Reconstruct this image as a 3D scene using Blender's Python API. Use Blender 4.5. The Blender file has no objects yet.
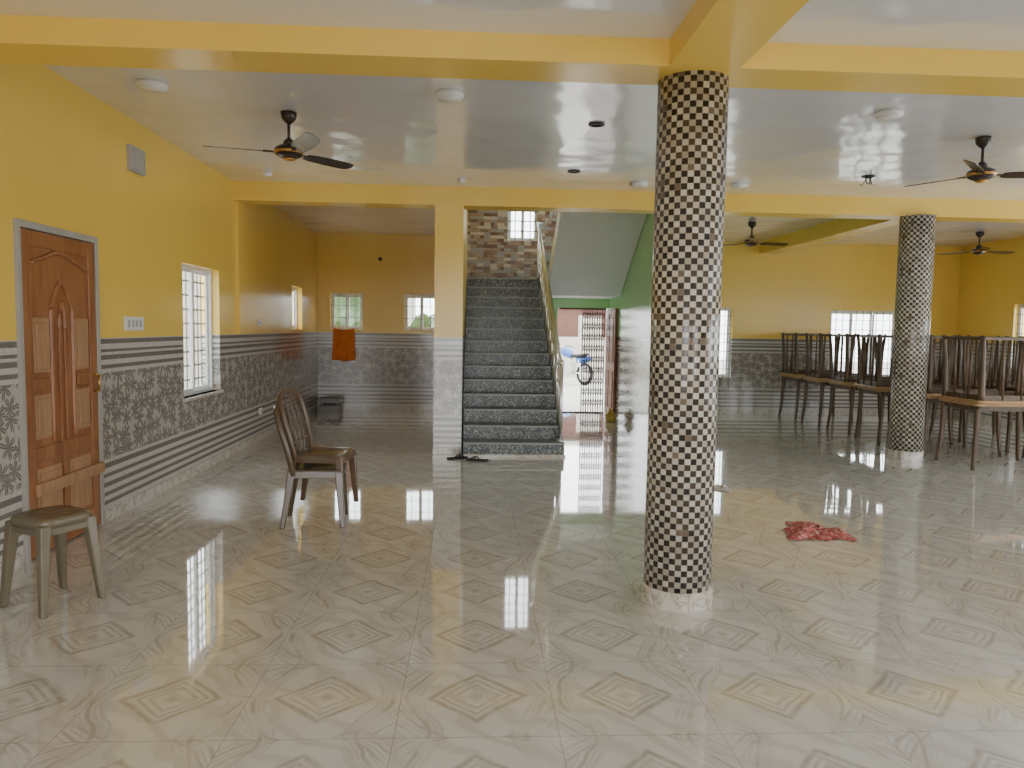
import bpy, bmesh, math, random
from mathutils import Vector, Matrix, noise
random.seed(7)
SC=bpy.context.scene; COL=SC.collection

# ------------------------------------------------------------------ node helper
class NT:
    def __init__(s,name):
        s.mat=bpy.data.materials.new(name); s.mat.use_nodes=True
        s.t=s.mat.node_tree; s.n=s.t.nodes; s.l=s.t.links
        s.b=s.n["Principled BSDF"]
    def put(s,sock,v):
        if isinstance(v,bpy.types.NodeSocket): s.l.new(v,sock)
        else:
            if isinstance(v,(tuple,list)) and len(v)==3 and sock.type=='RGBA': v=(*v,1)
            sock.default_value=v
    def m(s,op,*a,clamp=False):
        n=s.n.new("ShaderNodeMath"); n.operation=op; n.use_clamp=clamp
        for i,v in enumerate(a): s.put(n.inputs[i],v)
        return n.outputs[0]
    def mix(s,f,a,b):
        n=s.n.new("ShaderNodeMix"); n.data_type='RGBA'
        s.put(n.inputs[0],f); s.put(n.inputs[6],a); s.put(n.inputs[7],b); return n.outputs[2]
    def mixf(s,f,a,b):
        n=s.n.new("ShaderNodeMix"); s.put(n.inputs[0],f); s.put(n.inputs[2],a); s.put(n.inputs[3],b); return n.outputs[0]
    def pos(s):
        g=s.n.new("ShaderNodeNewGeometry"); return g.outputs['Position']
    def obj(s):
        return s.n.new("ShaderNodeTexCoord").outputs['Object']
    def uv(s):
        return s.n.new("ShaderNodeTexCoord").outputs['UV']
    def sep(s,v):
        n=s.n.new("ShaderNodeSeparateXYZ"); s.l.new(v,n.inputs[0]); return n.outputs
    def com(s,x,y,z=0.0):
        n=s.n.new("ShaderNodeCombineXYZ")
        for i,v in enumerate((x,y,z)): s.put(n.inputs[i],v)
        return n.outputs[0]
    def vm(s,op,a,b):
        n=s.n.new("ShaderNodeVectorMath"); n.operation=op; s.put(n.inputs[0],a); s.put(n.inputs[1],b); return n.outputs
    def noise(s,v,scale,det=2.0,dist=0.0,out=0,rough=.5):
        n=s.n.new("ShaderNodeTexNoise"); s.put(n.inputs['Vector'],v); n.inputs['Scale'].default_value=scale
        n.inputs['Detail'].default_value=det; n.inputs['Distortion'].default_value=dist; n.inputs['Roughness'].default_value=rough
        return n.outputs[out]
    def ss(s,v,lo,hi,a=0.0,b=1.0):
        n=s.n.new("ShaderNodeMapRange"); n.interpolation_type='SMOOTHSTEP'
        s.put(n.inputs[0],v); n.inputs[1].default_value=lo; n.inputs[2].default_value=hi; n.inputs[3].default_value=a; n.inputs[4].default_value=b
        return n.outputs[0]
    def band(s,v,c,w,e=.004):   # 1 inside |v-c|<w/2
        d=s.m('ABSOLUTE',s.m('SUBTRACT',v,c)); return s.ss(d,w/2-e,w/2+e,1.0,0.0)
    def bump(s,h,st=.2,dist=.01):
        n=s.n.new("ShaderNodeBump"); s.put(n.inputs['Height'],h); n.inputs['Strength'].default_value=st; n.inputs['Distance'].default_value=dist
        s.l.new(n.outputs[0],s.b.inputs['Normal']); return n.outputs[0]
    def coat(s,w,r,nrm=None):
        s.b.inputs['Coat Weight'].default_value=w; s.b.inputs['Coat Roughness'].default_value=r
        if nrm: s.l.new(nrm,s.b.inputs['Coat Normal'])
    def out(s,col,rough=.5,spec=.5,metal=0.0):
        s.put(s.b.inputs['Base Color'],col); s.put(s.b.inputs['Roughness'],rough)
        s.b.inputs['Specular IOR Level'].default_value=spec; s.put(s.b.inputs['Metallic'],metal)
        return s.mat

def simple(name,col,rough=.5,metal=0.0,var=.12,scale=12,spec=.5):
    k=NT(name); n=k.noise(k.obj(),scale,3)
    c2=tuple(min(1,c*(1+var)) for c in col); c1=tuple(c*(1-var) for c in col)
    return k.out(k.mix(n,c1,c2),rough,spec,metal)

YEL=(0.90,0.61,0.12)
GRN=(.46,.82,.38)
def tile_nodes(k,p):
    x,y,z=k.sep(p)[0:3]
    h=k.m('ADD',x,y)
    S=8.5
    v=k.com(k.m('MULTIPLY',h,S),k.m('MULTIPLY',z,S))
    vo=k.n.new("ShaderNodeTexVoronoi"); vo.voronoi_dimensions='2D'; k.put(vo.inputs['Vector'],v); vo.inputs['Scale'].default_value=1.0
    vo.inputs['Randomness'].default_value=.75
    d=k.vm('SUBTRACT',v,vo.outputs['Position'])[0]
    dx,dy,_=k.sep(d)[0:3]
    r=k.m('SQRT',k.m('ADD',k.m('MULTIPLY',dx,dx),k.m('MULTIPLY',dy,dy)))
    rr=k.sep(vo.outputs['Color'])[0]
    ang=k.m('ADD',k.m('ARCTAN2',dy,dx),k.m('MULTIPLY',rr,6.28))
    pet=k.m('POWER',k.m('ABSOLUTE',k.m('COSINE',k.m('MULTIPLY',ang,3.0))),.9)
    lf=k.ss(k.m('SUBTRACT',k.m('MULTIPLY',pet,.70),r),-.012,.025)
    vein=k.ss(pet,.95,.99)
    lf=k.m('MULTIPLY',lf,k.m('SUBTRACT',1.0,k.m('MULTIPLY',vein,.6)))
    bg=k.mix(k.noise(p,30,3),(.40,.36,.31),(.57,.53,.47))
    fg=k.mix(k.noise(p,18,2),(.115,.102,.092),(.24,.21,.19))
    panel=k.mix(lf,bg,fg)
    light=k.mix(k.noise(p,25,4),(.47,.435,.39),(.66,.63,.58))
    dark=k.mix(k.noise(p,90,3),(.09,.08,.075),(.29,.26,.23))
    st=None
    for c,w in ((1.355,.036),(1.285,.022),(1.235,.036),(1.165,.030),(.42,.040),(.345,.03),(.275,.036),(.205,.03),(.14,.03)):
        b=k.band(z,c,w,.003); st=b if st is None else k.m('MAXIMUM',st,b)
    strip=k.mix(st,light,dark)
    inp=k.m('MULTIPLY',k.ss(z,.464,.468),k.ss(z,1.118,1.122,1.0,0.0))
    c=k.mix(inp,strip,panel)
    fr=k.m('FRACT',k.m('DIVIDE',h,.31)); j=k.m('GREATER_THAN',k.m('ABSOLUTE',k.m('SUBTRACT',fr,.5)),.494)
    c=k.mix(k.m('MULTIPLY',j,.5),c,(.2,.18,.17))
    return c,z
def wallmat(name,paint,paint2=None):
    k=NT(name); p=k.pos()
    c,z=tile_nodes(k,p)
    pc=k.mix(k.noise(p,1.2,4),tuple(a*.95 for a in paint),tuple(min(1,a*1.04) for a in paint))
    up=k.m('GREATER_THAN',z,1.38)
    k.bump(k.noise(p,3,2),.08,.03)
    return k.out(k.mix(up,c,pc),k.mixf(up,.14,.24),.6)
M_WY=wallmat("yellow_wall_tiled",YEL)
M_WG=wallmat("green_wall_tiled",GRN)
M_YEL=simple("yellow_paint",YEL,.26,var=.04,scale=1.5)
def ceil():
    k=NT("ceiling_enamel"); p=k.pos()
    c=k.mix(k.noise(p,.8,3),(.76,.765,.775),(.80,.80,.81))
    nb=k.bump(k.noise(p,1.1,2),.45,.07)
    k.coat(1.0,.10,nb)
    return k.out(c,.35,.7)
M_CEIL=ceil()
M_SOFF=simple("soffit_white",(.82,.85,.87),.5,var=.02,scale=2)

def floor_mat():
    k=NT("marble_pattern_tile"); p=k.pos()
    T=.61
    wn=k.noise(p,3.6,2,out=1); w=k.vm('SUBTRACT',wn,(.5,.5,.5))[0]
    wx,wy,_=k.sep(w)[0:3]
    x,y,_=k.sep(p)[0:3]
    cx0=k.m('FRACT',k.m('ADD',k.m('DIVIDE',k.m('SUBTRACT',x,.03),T),10.5))
    cy0=k.m('FRACT',k.m('ADD',k.m('DIVIDE',k.m('SUBTRACT',y,2.95),T),10.5))
    def A(c,ww,a): return k.m('ABSOLUTE',k.m('ADD',k.m('SUBTRACT',c,.5),k.m('MULTIPLY',ww,a)))
    ax=A(cx0,wx,.09); ay=A(cy0,wy,.09)
    bx=A(cx0,wx,.16); by=A(cy0,wy,.16)
    d=k.m('ADD',ax,ay)
    def line(v,c,w): return k.band(v,c,w,w*.5)
    i0=k.ss(d,.02,.10,.65,0.0)
    inner=k.m('MAXIMUM',i0,k.m('MAXIMUM',k.m('MULTIPLY',line(d,.155,.035),.65),k.m('MAXIMUM',k.m('MULTIPLY',line(d,.230,.03),.75),k.m('MULTIPLY',line(d,.310,.055),.92))))
    inner=k.m('MULTIPLY',inner,k.ss(k.noise(p,16,3),.3,.6,.6,1.0))
    cosx=k.m('COSINE',k.m('MULTIPLY',k.m('SUBTRACT',cy0,.5),6.2832))
    og=k.m('SUBTRACT',bx,k.m('MULTIPLY',cosx,.085))
    o=None
    for c,w,a in ((.300,.024,.5),(.335,.022,.45),(.375,.034,.8),(.425,.020,.4)):
        q=k.m('MULTIPLY',line(og,c,w),a); o=q if o is None else k.m('MAXIMUM',o,q)
    ex=k.m('MAXIMUM',k.m('SUBTRACT',.5,bx),0.0); ey=k.m('MAXIMUM',k.m('SUBTRACT',.5,by),0.0)
    dc=k.m('ADD',k.m('POWER',ex,.8),k.m('POWER',ey,.8))
    for c,w,a in ((.16,.04,.45),(.26,.045,.75),(.34,.03,.45),(.41,.045,.7)):
        o=k.m('MAXIMUM',o,k.m('MULTIPLY',line(dc,c,w),a))
    o=k.m('MULTIPLY',o,k.ss(d,.35,.42))
    o=k.m('MULTIPLY',o,k.ss(k.noise(p,6,2),.36,.60,.22,1.0))
    pat=k.m('MAXIMUM',inner,o)
    wv=k.n.new("ShaderNodeTexWave"); wv.wave_type='BANDS'; wv.bands_direction='DIAGONAL'; k.put(wv.inputs['Vector'],p)
    wv.inputs['Scale'].default_value=2.6; wv.inputs['Distortion'].default_value=7; wv.inputs['Detail'].default_value=3; wv.inputs['Detail Scale'].default_value=1.1
    vein=k.ss(wv.outputs['Fac'],.60,1.0,0,.32)
    pat=k.m('MAXIMUM',pat,vein)
    base=k.mix(k.noise(p,3,4),(.655,.645,.60),(.78,.775,.74))
    c=k.mix(k.m('MULTIPLY',pat,.76),base,(.345,.295,.225))
    jx=k.m('GREATER_THAN',k.m('ABSOLUTE',k.m('SUBTRACT',cx0,.5)),.496)
    jy=k.m('GREATER_THAN',k.m('ABSOLUTE',k.m('SUBTRACT',cy0,.5)),.496)
    c=k.mix(k.m('MULTIPLY',k.m('MAXIMUM',jx,jy),.5),c,(.3,.26,.2))
    nb=k.bump(k.noise(p,1.6,2),.015,.02)
    k.coat(.6,.012,nb)
    return k.out(c,.045,.95)
M_FLOOR=floor_mat()

CELL=.0318
def mosaic():
    k=NT("checker_mosaic"); uv=k.uv(); u,v,_=k.sep(uv)[0:3]
    C=CELL
    a=k.m('DIVIDE',u,C); b=k.m('DIVIDE',v,C)
    fa=k.m('FLOOR',a); fb=k.m('FLOOR',b)
    par=k.m('FLOORED_MODULO',k.m('ADD',fa,fb),2.0)
    wn=k.n.new("ShaderNodeTexWhiteNoise"); wn.noise_dimensions='2D'; k.put(wn.inputs[0],k.com(fa,fb)); rv=wn.outputs[0]
    wn2=k.n.new("ShaderNodeTexWhiteNoise"); wn2.noise_dimensions='2D'; k.put(wn2.inputs[0],k.com(fb,k.m('ADD',fa,31.7))); r2=wn2.outputs[0]
    lite=k.mix(r2,(.44,.39,.31),(.74,.70,.62))
    drk=k.mix(k.ss(r2,.3,1.0),(.030,.025,.022),(.095,.068,.05))
    c=k.mix(par,drk,lite)
    c=k.mix(k.m('LESS_THAN',rv,.02),c,(.20,.15,.11))
    ga=k.m('GREATER_THAN',k.m('ABSOLUTE',k.m('SUBTRACT',k.m('FRACT',a),.5)),.47)
    gb=k.m('GREATER_THAN',k.m('ABSOLUTE',k.m('SUBTRACT',k.m('FRACT',b),.5)),.47)
    g=k.m('MAXIMUM',ga,gb)
    c=k.mix(g,c,(.28,.25,.21))
    k.bump(k.m('SUBTRACT',1.0,g),.2,.002)
    return k.out(c,k.mixf(g,.18,.7),.6)
M_MOS=mosaic()
def granite():
    k=NT("dark_granite"); p=k.pos()
    n=k.ss(k.noise(p,42,2),.50,.58); n2=k.ss(k.noise(p,75,2),.56,.62)
    c=k.mix(n,(.020,.024,.021),(.085,.097,.085)); c=k.mix(n2,c,(.42,.44,.41))
    return k.out(c,.3,.4)
M_GRAN=granite()
M_NOSE=simple("granite_nosing",(.27,.285,.27),.35,scale=60,var=.5)
def marble():
    k=NT("veined_marble"); p=k.pos()
    v=k.ss(k.m('ABSOLUTE',k.m('SUBTRACT',k.noise(p,9,4,.8),.5)),0,.06,1,0)
    x,y,z=k.sep(p)[0:3]
    j=k.m('GREATER_THAN',k.m('ABSOLUTE',k.m('SUBTRACT',k.m('FRACT',k.m('DIVIDE',k.m('ADD',x,y),.2)),.5)),.485)
    c=k.mix(k.noise(p,12,3),(.56,.52,.45),(.68,.65,.59)); c=k.mix(k.m('MULTIPLY',v,.65),c,(.31,.25,.18)); c=k.mix(k.m('MULTIPLY',j,.6),c,(.25,.22,.18))
    return k.out(c,.12,.5)
M_MARB=marble()
def brickmat():
    k=NT("brown_brick_tile"); p=k.pos(); x,y,z=k.sep(p)[0:3]
    v=k.com(k.m('ADD',x,y),z)
    br=k.n.new("ShaderNodeTexBrick"); k.put(br.inputs['Vector'],v)
    br.inputs['Scale'].default_value=1; br.inputs['Brick Width'].default_value=.12; br.inputs['Row Height'].default_value=.055
    br.inputs['Mortar Size'].default_value=.003; br.inputs['Bias'].default_value=-.1
    fa=k.m('FLOOR',k.m('DIVIDE',k.m('ADD',x,y),.12)); fb=k.m('FLOOR',k.m('DIVIDE',z,.055))
    wn=k.n.new("ShaderNodeTexWhiteNoise"); wn.noise_dimensions='2D'; k.put(wn.inputs[0],k.com(fa,fb))
    k.put(br.inputs['Color1'],(.13,.065,.042)); k.put(br.inputs['Color2'],(.36,.25,.18)); k.put(br.inputs['Mortar'],(.08,.065,.055))
    c=k.mix(k.m('MULTIPLY',k.m('GREATER_THAN',wn.outputs[0],.68),.8),br.outputs[0],(.27,.265,.26))
    c=k.mix(k.m('MULTIPLY',k.m('LESS_THAN',wn.outputs[0],.12),.8),c,(.50,.43,.35))
    gm=k.mix(k.noise(p,1.5,2),tuple(q*.96 for q in GRN),GRN)
    mk_=k.m('GREATER_THAN',z,2.2)
    k.bump(br.outputs[1],-.3,.004)
    return k.out(k.mix(mk_,gm,c),.35,.5)
M_BRICK=brickmat()
def wood(name,a,b,rough=.35,sx=1.0,sy=1.0,sz=.12,sc=14):
    k=NT(name); o=k.obj(); x,y,z=k.sep(o)[0:3]
    v=k.com(k.m('MULTIPLY',x,sx),k.m('MULTIPLY',y,sy),k.m('MULTIPLY',z,sz))
    n=k.noise(v,sc,5,1.2); n2=k.noise(v,sc*5,3)
    c=k.mix(k.ss(n,.3,.7),a,b); c=k.mix(k.m('MULTIPLY',n2,.25),c,tuple(q*.5 for q in a))
    return k.out(c,rough,.5)
M_DOOR=wood("polished_teak",(.30,.115,.045),(.43,.19,.083),.28)
M_DOORL=wood("pale_teak_panel",(.43,.235,.12),(.53,.31,.17),.35)
M_DOORD=wood("dark_door_wood",(.20,.06,.02),(.28,.10,.04),.4)
M_DOORR=wood("reddish_door_wood",(.34,.10,.05),(.46,.17,.09),.4)
M_TWOOD=wood("table_top_wood",(.40,.23,.10),(.54,.33,.16),.3,.25,1,1,10)
M_TLEG=wood("table_leg_wood",(.082,.050,.027),(.155,.095,.050),.35)
M_PLAS=simple("brown_plastic",(.105,.075,.045),.2,var=.1)
M_PLAS2=simple("faded_olive_plastic",(.165,.135,.085),.25,var=.12)
M_MAHO=simple("chestnut_plastic",(.125,.078,.045),.2,var=.1)
M_FAN=simple("dark_brown_fan_enamel",(.035,.02,.015),.22,var=.1)
M_GOLD=simple("gold_trim",(.55,.30,.08),.3,1.0)
M_WPL=simple("white_plastic",(.80,.80,.78),.35,var=.04)
M_LENS=simple("light_diffuser",(.84,.84,.80),.25,var=.03)
M_STEEL=simple("stainless_steel",(.75,.75,.75),.3,1.0,var=.05)
M_ALU=simple("white_aluminium",(.78,.79,.79),.35,var=.03)
M_GRIL=simple("dark_cream_iron_grille",(.22,.20,.16),.45,var=.1)
M_BLK=simple("black_plastic",(.02,.02,.02),.4)
M_FRAME=simple("grey_door_frame",(.42,.395,.36),.5,var=.08)
def clothmat(name,a,b,sc):
    k=NT(name); o=k.obj(); n=k.ss(k.noise(o,sc,3),.5,.6)
    k.bump(k.noise(o,120,2),.3,.003)
    return k.out(k.mix(n,a,b),.9,.2)
M_RED=clothmat("red_patterned_cloth",(.42,.10,.085),(.58,.34,.31),40)
M_ORA=clothmat("orange_cloth",(.78,.22,.05),(.68,.17,.035),6)
M_WHC=clothmat("white_cloth",(.66,.62,.56),(.55,.5,.44),20)
M_YBAG=simple("yellow_bag",(.60,.42,.06),.4,var=.2)
M_BOX=simple("grey_metal_box",(.42,.41,.39),.4,var=.08)
M_GATE=simple("brown_painted_iron",(.085,.042,.03),.5,var=.15,spec=.2)
M_BLUE=simple("blue_paint",(.03,.10,.34),.25)
M_RUB=simple("black_rubber",(.015,.015,.015),.8)
M_GRD=simple("pale_concrete_ground",(.40,.38,.35),.8,var=.15,scale=1.5)
M_LEAF=simple("green_foliage",(.04,.09,.02),.6,var=.6,scale=9)
M_BLD=simple("cream_building_plaster",(.42,.39,.34),.8,var=.08,scale=1)
M_BRK=simple("red_brick_building",(.12,.055,.04),.8,var=.2,scale=5)
def glass():
    k=NT("window_glass"); n=k.n; l=k.l
    tr=n.new("ShaderNodeBsdfTransparent"); gl=n.new("ShaderNodeBsdfGlossy"); gl.inputs['Roughness'].default_value=.05
    tr.inputs[0].default_value=(.93,.95,.95,1)
    mx=n.new("ShaderNodeMixShader"); mx.inputs[0].default_value=.07
    l.new(tr.outputs[0],mx.inputs[1]); l.new(gl.outputs[0],mx.inputs[2]); l.new(mx.outputs[0],n["Material Output"].inputs[0])
    return k.mat
M_GLASS=glass()

# ------------------------------------------------------------------ mesh helpers
def link(o): COL.objects.link(o); return o
def empty(name,loc=(0,0,0),rz=0.0,label=None,cat=None,group=None,kind=None):
    o=bpy.data.objects.new(name,None); o.empty_display_size=.1; link(o); o.location=loc; o.rotation_euler=(0,0,rz)
    if label: o["label"]=label
    if cat: o["category"]=cat
    if group: o["group"]=group
    if kind: o["kind"]=kind
    return o
def mk(name,bm,mats,parent=None,smooth=False,bevel=0.0,loc=(0,0,0),sub=0,label=None,cat=None,kind=None):
    me=bpy.data.meshes.new(name); bmesh.ops.recalc_face_normals(bm,faces=bm.faces); bm.to_mesh(me); bm.free()
    if not isinstance(mats,(list,tuple)): mats=[mats]
    for q in mats: me.materials.append(q)
    o=bpy.data.objects.new(name,me); link(o); o.location=loc
    if parent: o.parent=parent
    if smooth:
        for f in me.polygons: f.use_smooth=True
    if bevel:
        b=o.modifiers.new("bevel",'BEVEL'); b.width=bevel; b.segments=3; b.limit_method='ANGLE'
    if sub:
        b=o.modifiers.new("sub",'SUBSURF'); b.levels=sub; b.render_levels=sub
    if label: o["label"]=label
    if cat: o["category"]=cat
    if kind: o["kind"]=kind
    return o
def box(bm,a,b,mi=0,M=None):
    co=[(x,y,z) for x in (a[0],b[0]) for y in (a[1],b[1]) for z in (a[2],b[2])]
    vs=[bm.verts.new(M@Vector(c) if M else c) for c in co]
    for f in ((0,1,3,2),(4,6,7,5),(0,4,5,1),(2,3,7,6),(0,2,6,4),(1,5,7,3)):
        fc=bm.faces.new([vs[i] for i in f]); fc.material_index=mi
def frus(bm,p0,s0,p1,s1,mi=0):  # tapered rectangular post
    vs=[]
    for p,s in ((p0,s0),(p1,s1)):
        for sx,sy in ((-1,-1),(1,-1),(1,1),(-1,1)): vs.append(bm.verts.new((p[0]+sx*s[0]/2,p[1]+sy*s[1]/2,p[2])))
    for f in ((3,2,1,0),(4,5,6,7),(0,1,5,4),(1,2,6,5),(2,3,7,6),(3,0,4,7)):
        bm.faces.new([vs[i] for i in f]).material_index=mi
def catmull(pts,n=6):
    P=[Vector(p) for p in pts]; P=[P[0]*2-P[1]]+P+[P[-1]*2-P[-2]]; out=[]
    for i in range(1,len(P)-2):
        for j in range(n):
            t=j/n; a,b,c,d=P[i-1:i+3]
            out.append(.5*((2*b)+(c-a)*t+(2*a-5*b+4*c-d)*t*t+(3*b-a-3*c+d)*t**3))
    out.append(P[-2]); return out
def tube(bm,pts,r,seg=8,cap=True,flat=None,up=Vector((0,0,1)),mi=0,closed=False):
    P=[Vector(p) for p in pts]; rings=[]; n=len(P)
    for i,p in enumerate(P):
        t=(P[(i+1)%n]-P[i-1]) if closed else (P[min(i+1,n-1)]-P[max(i-1,0)])
        t.normalize(); u=up
        if abs(t.dot(u))>.97: u=Vector((1,0,0)) if abs(t.x)<.9 else Vector((0,1,0))
        s=t.cross(u).normalized(); w=s.cross(t).normalized()
        ra=r[i] if isinstance(r,(list,tuple)) else r; rb=ra*(flat if flat else 1)
        rings.append([bm.verts.new(p+s*ra*math.cos(2*math.pi*k/seg)+w*rb*math.sin(2*math.pi*k/seg)) for k in range(seg)])
    m=n if closed else n-1
    for i in range(m):
        A=rings[i];B=rings[(i+1)%n]
        for k in range(seg): bm.faces.new((A[k],A[(k+1)%seg],B[(k+1)%seg],B[k])).material_index=mi
    if cap and not closed:
        bm.faces.new(rings[0][::-1]).material_index=mi; bm.faces.new(rings[-1]).material_index=mi
def lathe(bm,prof,seg=32,c=(0,0),mi=0,uvr=None):
    rings=[]
    for r,z in prof: rings.append([bm.verts.new((c[0]+r*math.cos(2*math.pi*k/seg),c[1]+r*math.sin(2*math.pi*k/seg),z)) for k in range(seg)])
    lay=bm.loops.layers.uv.verify() if uvr else None
    for i in range(len(rings)-1):
        for k in range(seg):
            f=bm.faces.new((rings[i][k],rings[i][(k+1)%seg],rings[i+1][(k+1)%seg],rings[i+1][k])); f.material_index=mi
            if uvr:
                us=(k,k+1,k+1,k); zs=(prof[i][1],prof[i][1],prof[i+1][1],prof[i+1][1])
                for lp,uu,zz in zip(f.loops,us,zs): lp[lay].uv=(uu/seg*uvr,zz)
    for rg,(r,z) in ((rings[0],prof[0]),(rings[-1],prof[-1])):
        if r>1e-4: bm.faces.new(rg if rg is rings[-1] else rg[::-1]).material_index=mi
def BM(): return bmesh.new()

def slab(name,axis,p0,p1,a0,a1,z0,z1,holes,mat):
    """wall slab: thickness along axis p0..p1, running a0..a1, holes=(a0,a1,z0,z1)"""
    As=sorted({a0,a1,*[h[0] for h in holes],*[h[1] for h in holes]}); Zs=sorted({z0,z1,*[h[2] for h in holes],*[h[3] for h in holes]})
    def solid(i,j):
        if i<0 or j<0 or i>=len(As)-1 or j>=len(Zs)-1: return False
        a=(As[i]+As[i+1])/2; z=(Zs[j]+Zs[j+1])/2
        return not any(h[0]<a<h[1] and h[2]<z<h[3] for h in holes)
    bm=BM(); cache={}
    def V(p,a,z):
        kx=(p,a,z)
        if kx not in cache: cache[kx]=bm.verts.new((p,a,z) if axis=='X' else ((a,p,z) if axis=='Y' else (a,z,p)))
        return cache[kx]
    for i in range(len(As)-1):
        for j in range(len(Zs)-1):
            if not solid(i,j): continue
            a,b,c,d=As[i],As[i+1],Zs[j],Zs[j+1]
            for p in (p0,p1): bm.faces.new((V(p,a,c),V(p,b,c),V(p,b,d),V(p,a,d)))
            if not solid(i-1,j): bm.faces.new((V(p0,a,c),V(p1,a,c),V(p1,a,d),V(p0,a,d)))
            if not solid(i+1,j): bm.faces.new((V(p0,b,c),V(p1,b,c),V(p1,b,d),V(p0,b,d)))
            if not solid(i,j-1): bm.faces.new((V(p0,a,c),V(p1,a,c),V(p1,b,c),V(p0,b,c)))
            if not solid(i,j+1): bm.faces.new((V(p0,a,d),V(p1,a,d),V(p1,b,d),V(p0,b,d)))
    return mk(name,bm,mat,kind="structure")
def sbox(name,a,b,mat,bevel=0):
    bm=BM(); box(bm,a,b); return mk(name,bm,mat,kind="structure",bevel=bevel)

# ------------------------------------------------------------------ ROOM
LX,RX,BY,CZ,CN=-2.75,8.9,13.4,3.12,2.95
FY=-3.2; PX=2.42
sbox("floor",(-3.0,FY-.2,-.12),(9.15,13.6,0),M_FLOOR)
WL=(7.25,8.28,.78,2.07); NI=(11.55,12.2,1.43,2.09); DR=(4.66,5.64,0,2.11)
slab("wall_left",'X',-2.95,LX,FY,BY,0,3.3,[WL,NI,DR],M_WY)
slab("wall_right",'X',RX,9.1,FY,BY,0,3.3,[(10.4,11.95,.9,2.02),(4.6,8.4,.3,2.4),(.6,3.4,.3,2.4)],M_WY)  # middle opening is out of view, enlarged for extra daylight
slab("wall_back",'Y',BY,13.6,-2.95,-.2,0,3.3,[(-2.53,-1.96,1.43,2.07),(-1.24,-.62,1.43,2.07)],M_WY)
slab("wall_back",'Y',BY,13.6,-.2,2.58,0,5.1,[(1.5,PX,0,1.88),(.58,1.12,3.05,4.1)],M_BRICK)
slab("wall_back",'Y',BY,13.6,2.58,9.1,0,3.3,[(3.95,4.69,.66,1.94),(6.51,7.78,.69,1.92)],M_WY)
slab("wall_front",'Y',FY-.2,FY,-2.95,9.1,0,3.3,[(-1.7,.8,0.0,2.5),(2.6,4.6,0.0,2.5)],M_WY)
slab("ceiling",'Z',CN,3.3,-2.75,8.9,FY,3.8,[],M_CEIL)
slab("ceiling",'Z',CZ,3.3,-2.75,8.9,3.8,13.4,[(-.3,2.65,9.08,13.4)],M_CEIL)
# beams
sbox("trim_1",(LX,3.8,2.82),(RX,4.1,CZ),M_YEL)
sbox("trim_2",(.96,FY,2.82),(1.32,3.8,CN),M_YEL)
sbox("trim_3",(LX,8.78,2.905),(RX,9.08,CZ),M_YEL)
sbox("trim_4",(5.14,9.08,2.905),(5.44,BY,CZ),M_YEL)
sbox("trim_5",(LX,8.86,1.38),(LX+.035,9.06,2.905),M_YEL)
# stairwell
slab("wall_stair_left",'X',-.30,-.13,9.1,BY,0,5.1,[],M_WY)
slab("wall_stair_right",'X',PX,2.65,8.9,BY,0,5.1,[(12.0,13.2,3.4,4.8)],M_WG)  # hidden upper opening added to light the landing brick
slab("wall_stair_front",'Y',8.98,9.08,-.3,2.65,CZ,5.1,[],M_SOFF)
sbox("ceiling",(-.3,8.98,5.1),(2.65,13.6,5.25),M_SOFF)
# baseboards
for nm,a,b in (("baseboard_left",(LX,FY,0),(LX+.012,4.62,.085)),("baseboard_left",(LX,5.68,0),(LX+.012,BY,.085)),
    ("baseboard_back",(LX+.012,BY-.012,0),(-.3,BY,.085)),("baseboard_back",(2.65,BY-.012,0),(RX,BY,.085)),("baseboard_right",(RX-.012,FY,0),(RX,BY-.012,.085))):
    sbox(nm,a,b,M_MARB)
sbox("trim_6",(LX-.2,7.22,.75),(LX+.03,8.31,.78),M_MARB,.005)

# pillar beside stairs
r=empty("square_pillar",(-.295,8.925,0),label="square yellow pillar with patterned tile base beside the stairs",cat="pillar")
bm=BM(); box(bm,(-.165,-.165,.085),(.165,.165,2.905)); mk("shaft",bm,M_WY,r)
bm=BM(); box(bm,(-.172,-.175,0),(.168,.175,.085)); mk("plinth",bm,M_MARB,r,bevel=.004)

# round columns
def column(x,y,rad,ztop,label):
    r=empty("mosaic_column",(x,y,0),label=label,cat="column",group="round mosaic columns")
    cells=round(2*math.pi*rad/CELL/2)*2
    bm=BM(); lathe(bm,[(rad,.09),(rad,ztop)],72,uvr=cells*CELL); o=mk("shaft",bm,M_MOS,r,smooth=False)
    for f in o.data.polygons:
        if abs(f.normal.z)<.5: f.use_smooth=True
    bm=BM(); lathe(bm,[(rad+.012,0),(rad+.012,.092),(rad+.004,.10)],14); mk("plinth",bm,M_MARB,r,label="veined marble tile plinth")
    return r
column(1.15,4.03,.185,2.82,"thick round column in black and white checker mosaic")
column(5.285,8.80,.195,2.905,"round checker mosaic column beside the stacked tables")

# staircase
NS=14; RH=2.32/NS; RUN=.28; Y0=8.66
st=empty("staircase",(.48,Y0,0),label="dark speckled granite staircase with pale nosings",cat="stairs")
for i in range(NS):
    bm=BM(); y=i*RUN; yb=y+RUN if i<NS-1 else BY-Y0-.01
    z=(i+1)*RH
    lo=0 if i<6 else z-RH-.35
    if i==NS-1: lo=z-.27
    xa=-.585 if y<.6 else -.60
    box(bm,(xa,y,lo),(.60,yb,z-.022),0)
    box(bm,(xa,y-.010,z-.022),(.60,y+.02,z),1); box(bm,(xa,y+.02,z-.022),(.60,yb,z),0)
    mk("step",bm,[M_GRAN,M_NOSE],st)
bm=BM(); box(bm,(-.585,-.04,0),(.61,0,.03)); mk("plinth",bm,M_MARB,st)
LR=PX-.48-.01
bm=BM(); box(bm,(.60,3.66,2.05),(LR,BY-Y0-.01,2.32)); mk("landing",bm,M_SOFF,st,label="white painted landing slab")
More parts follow.
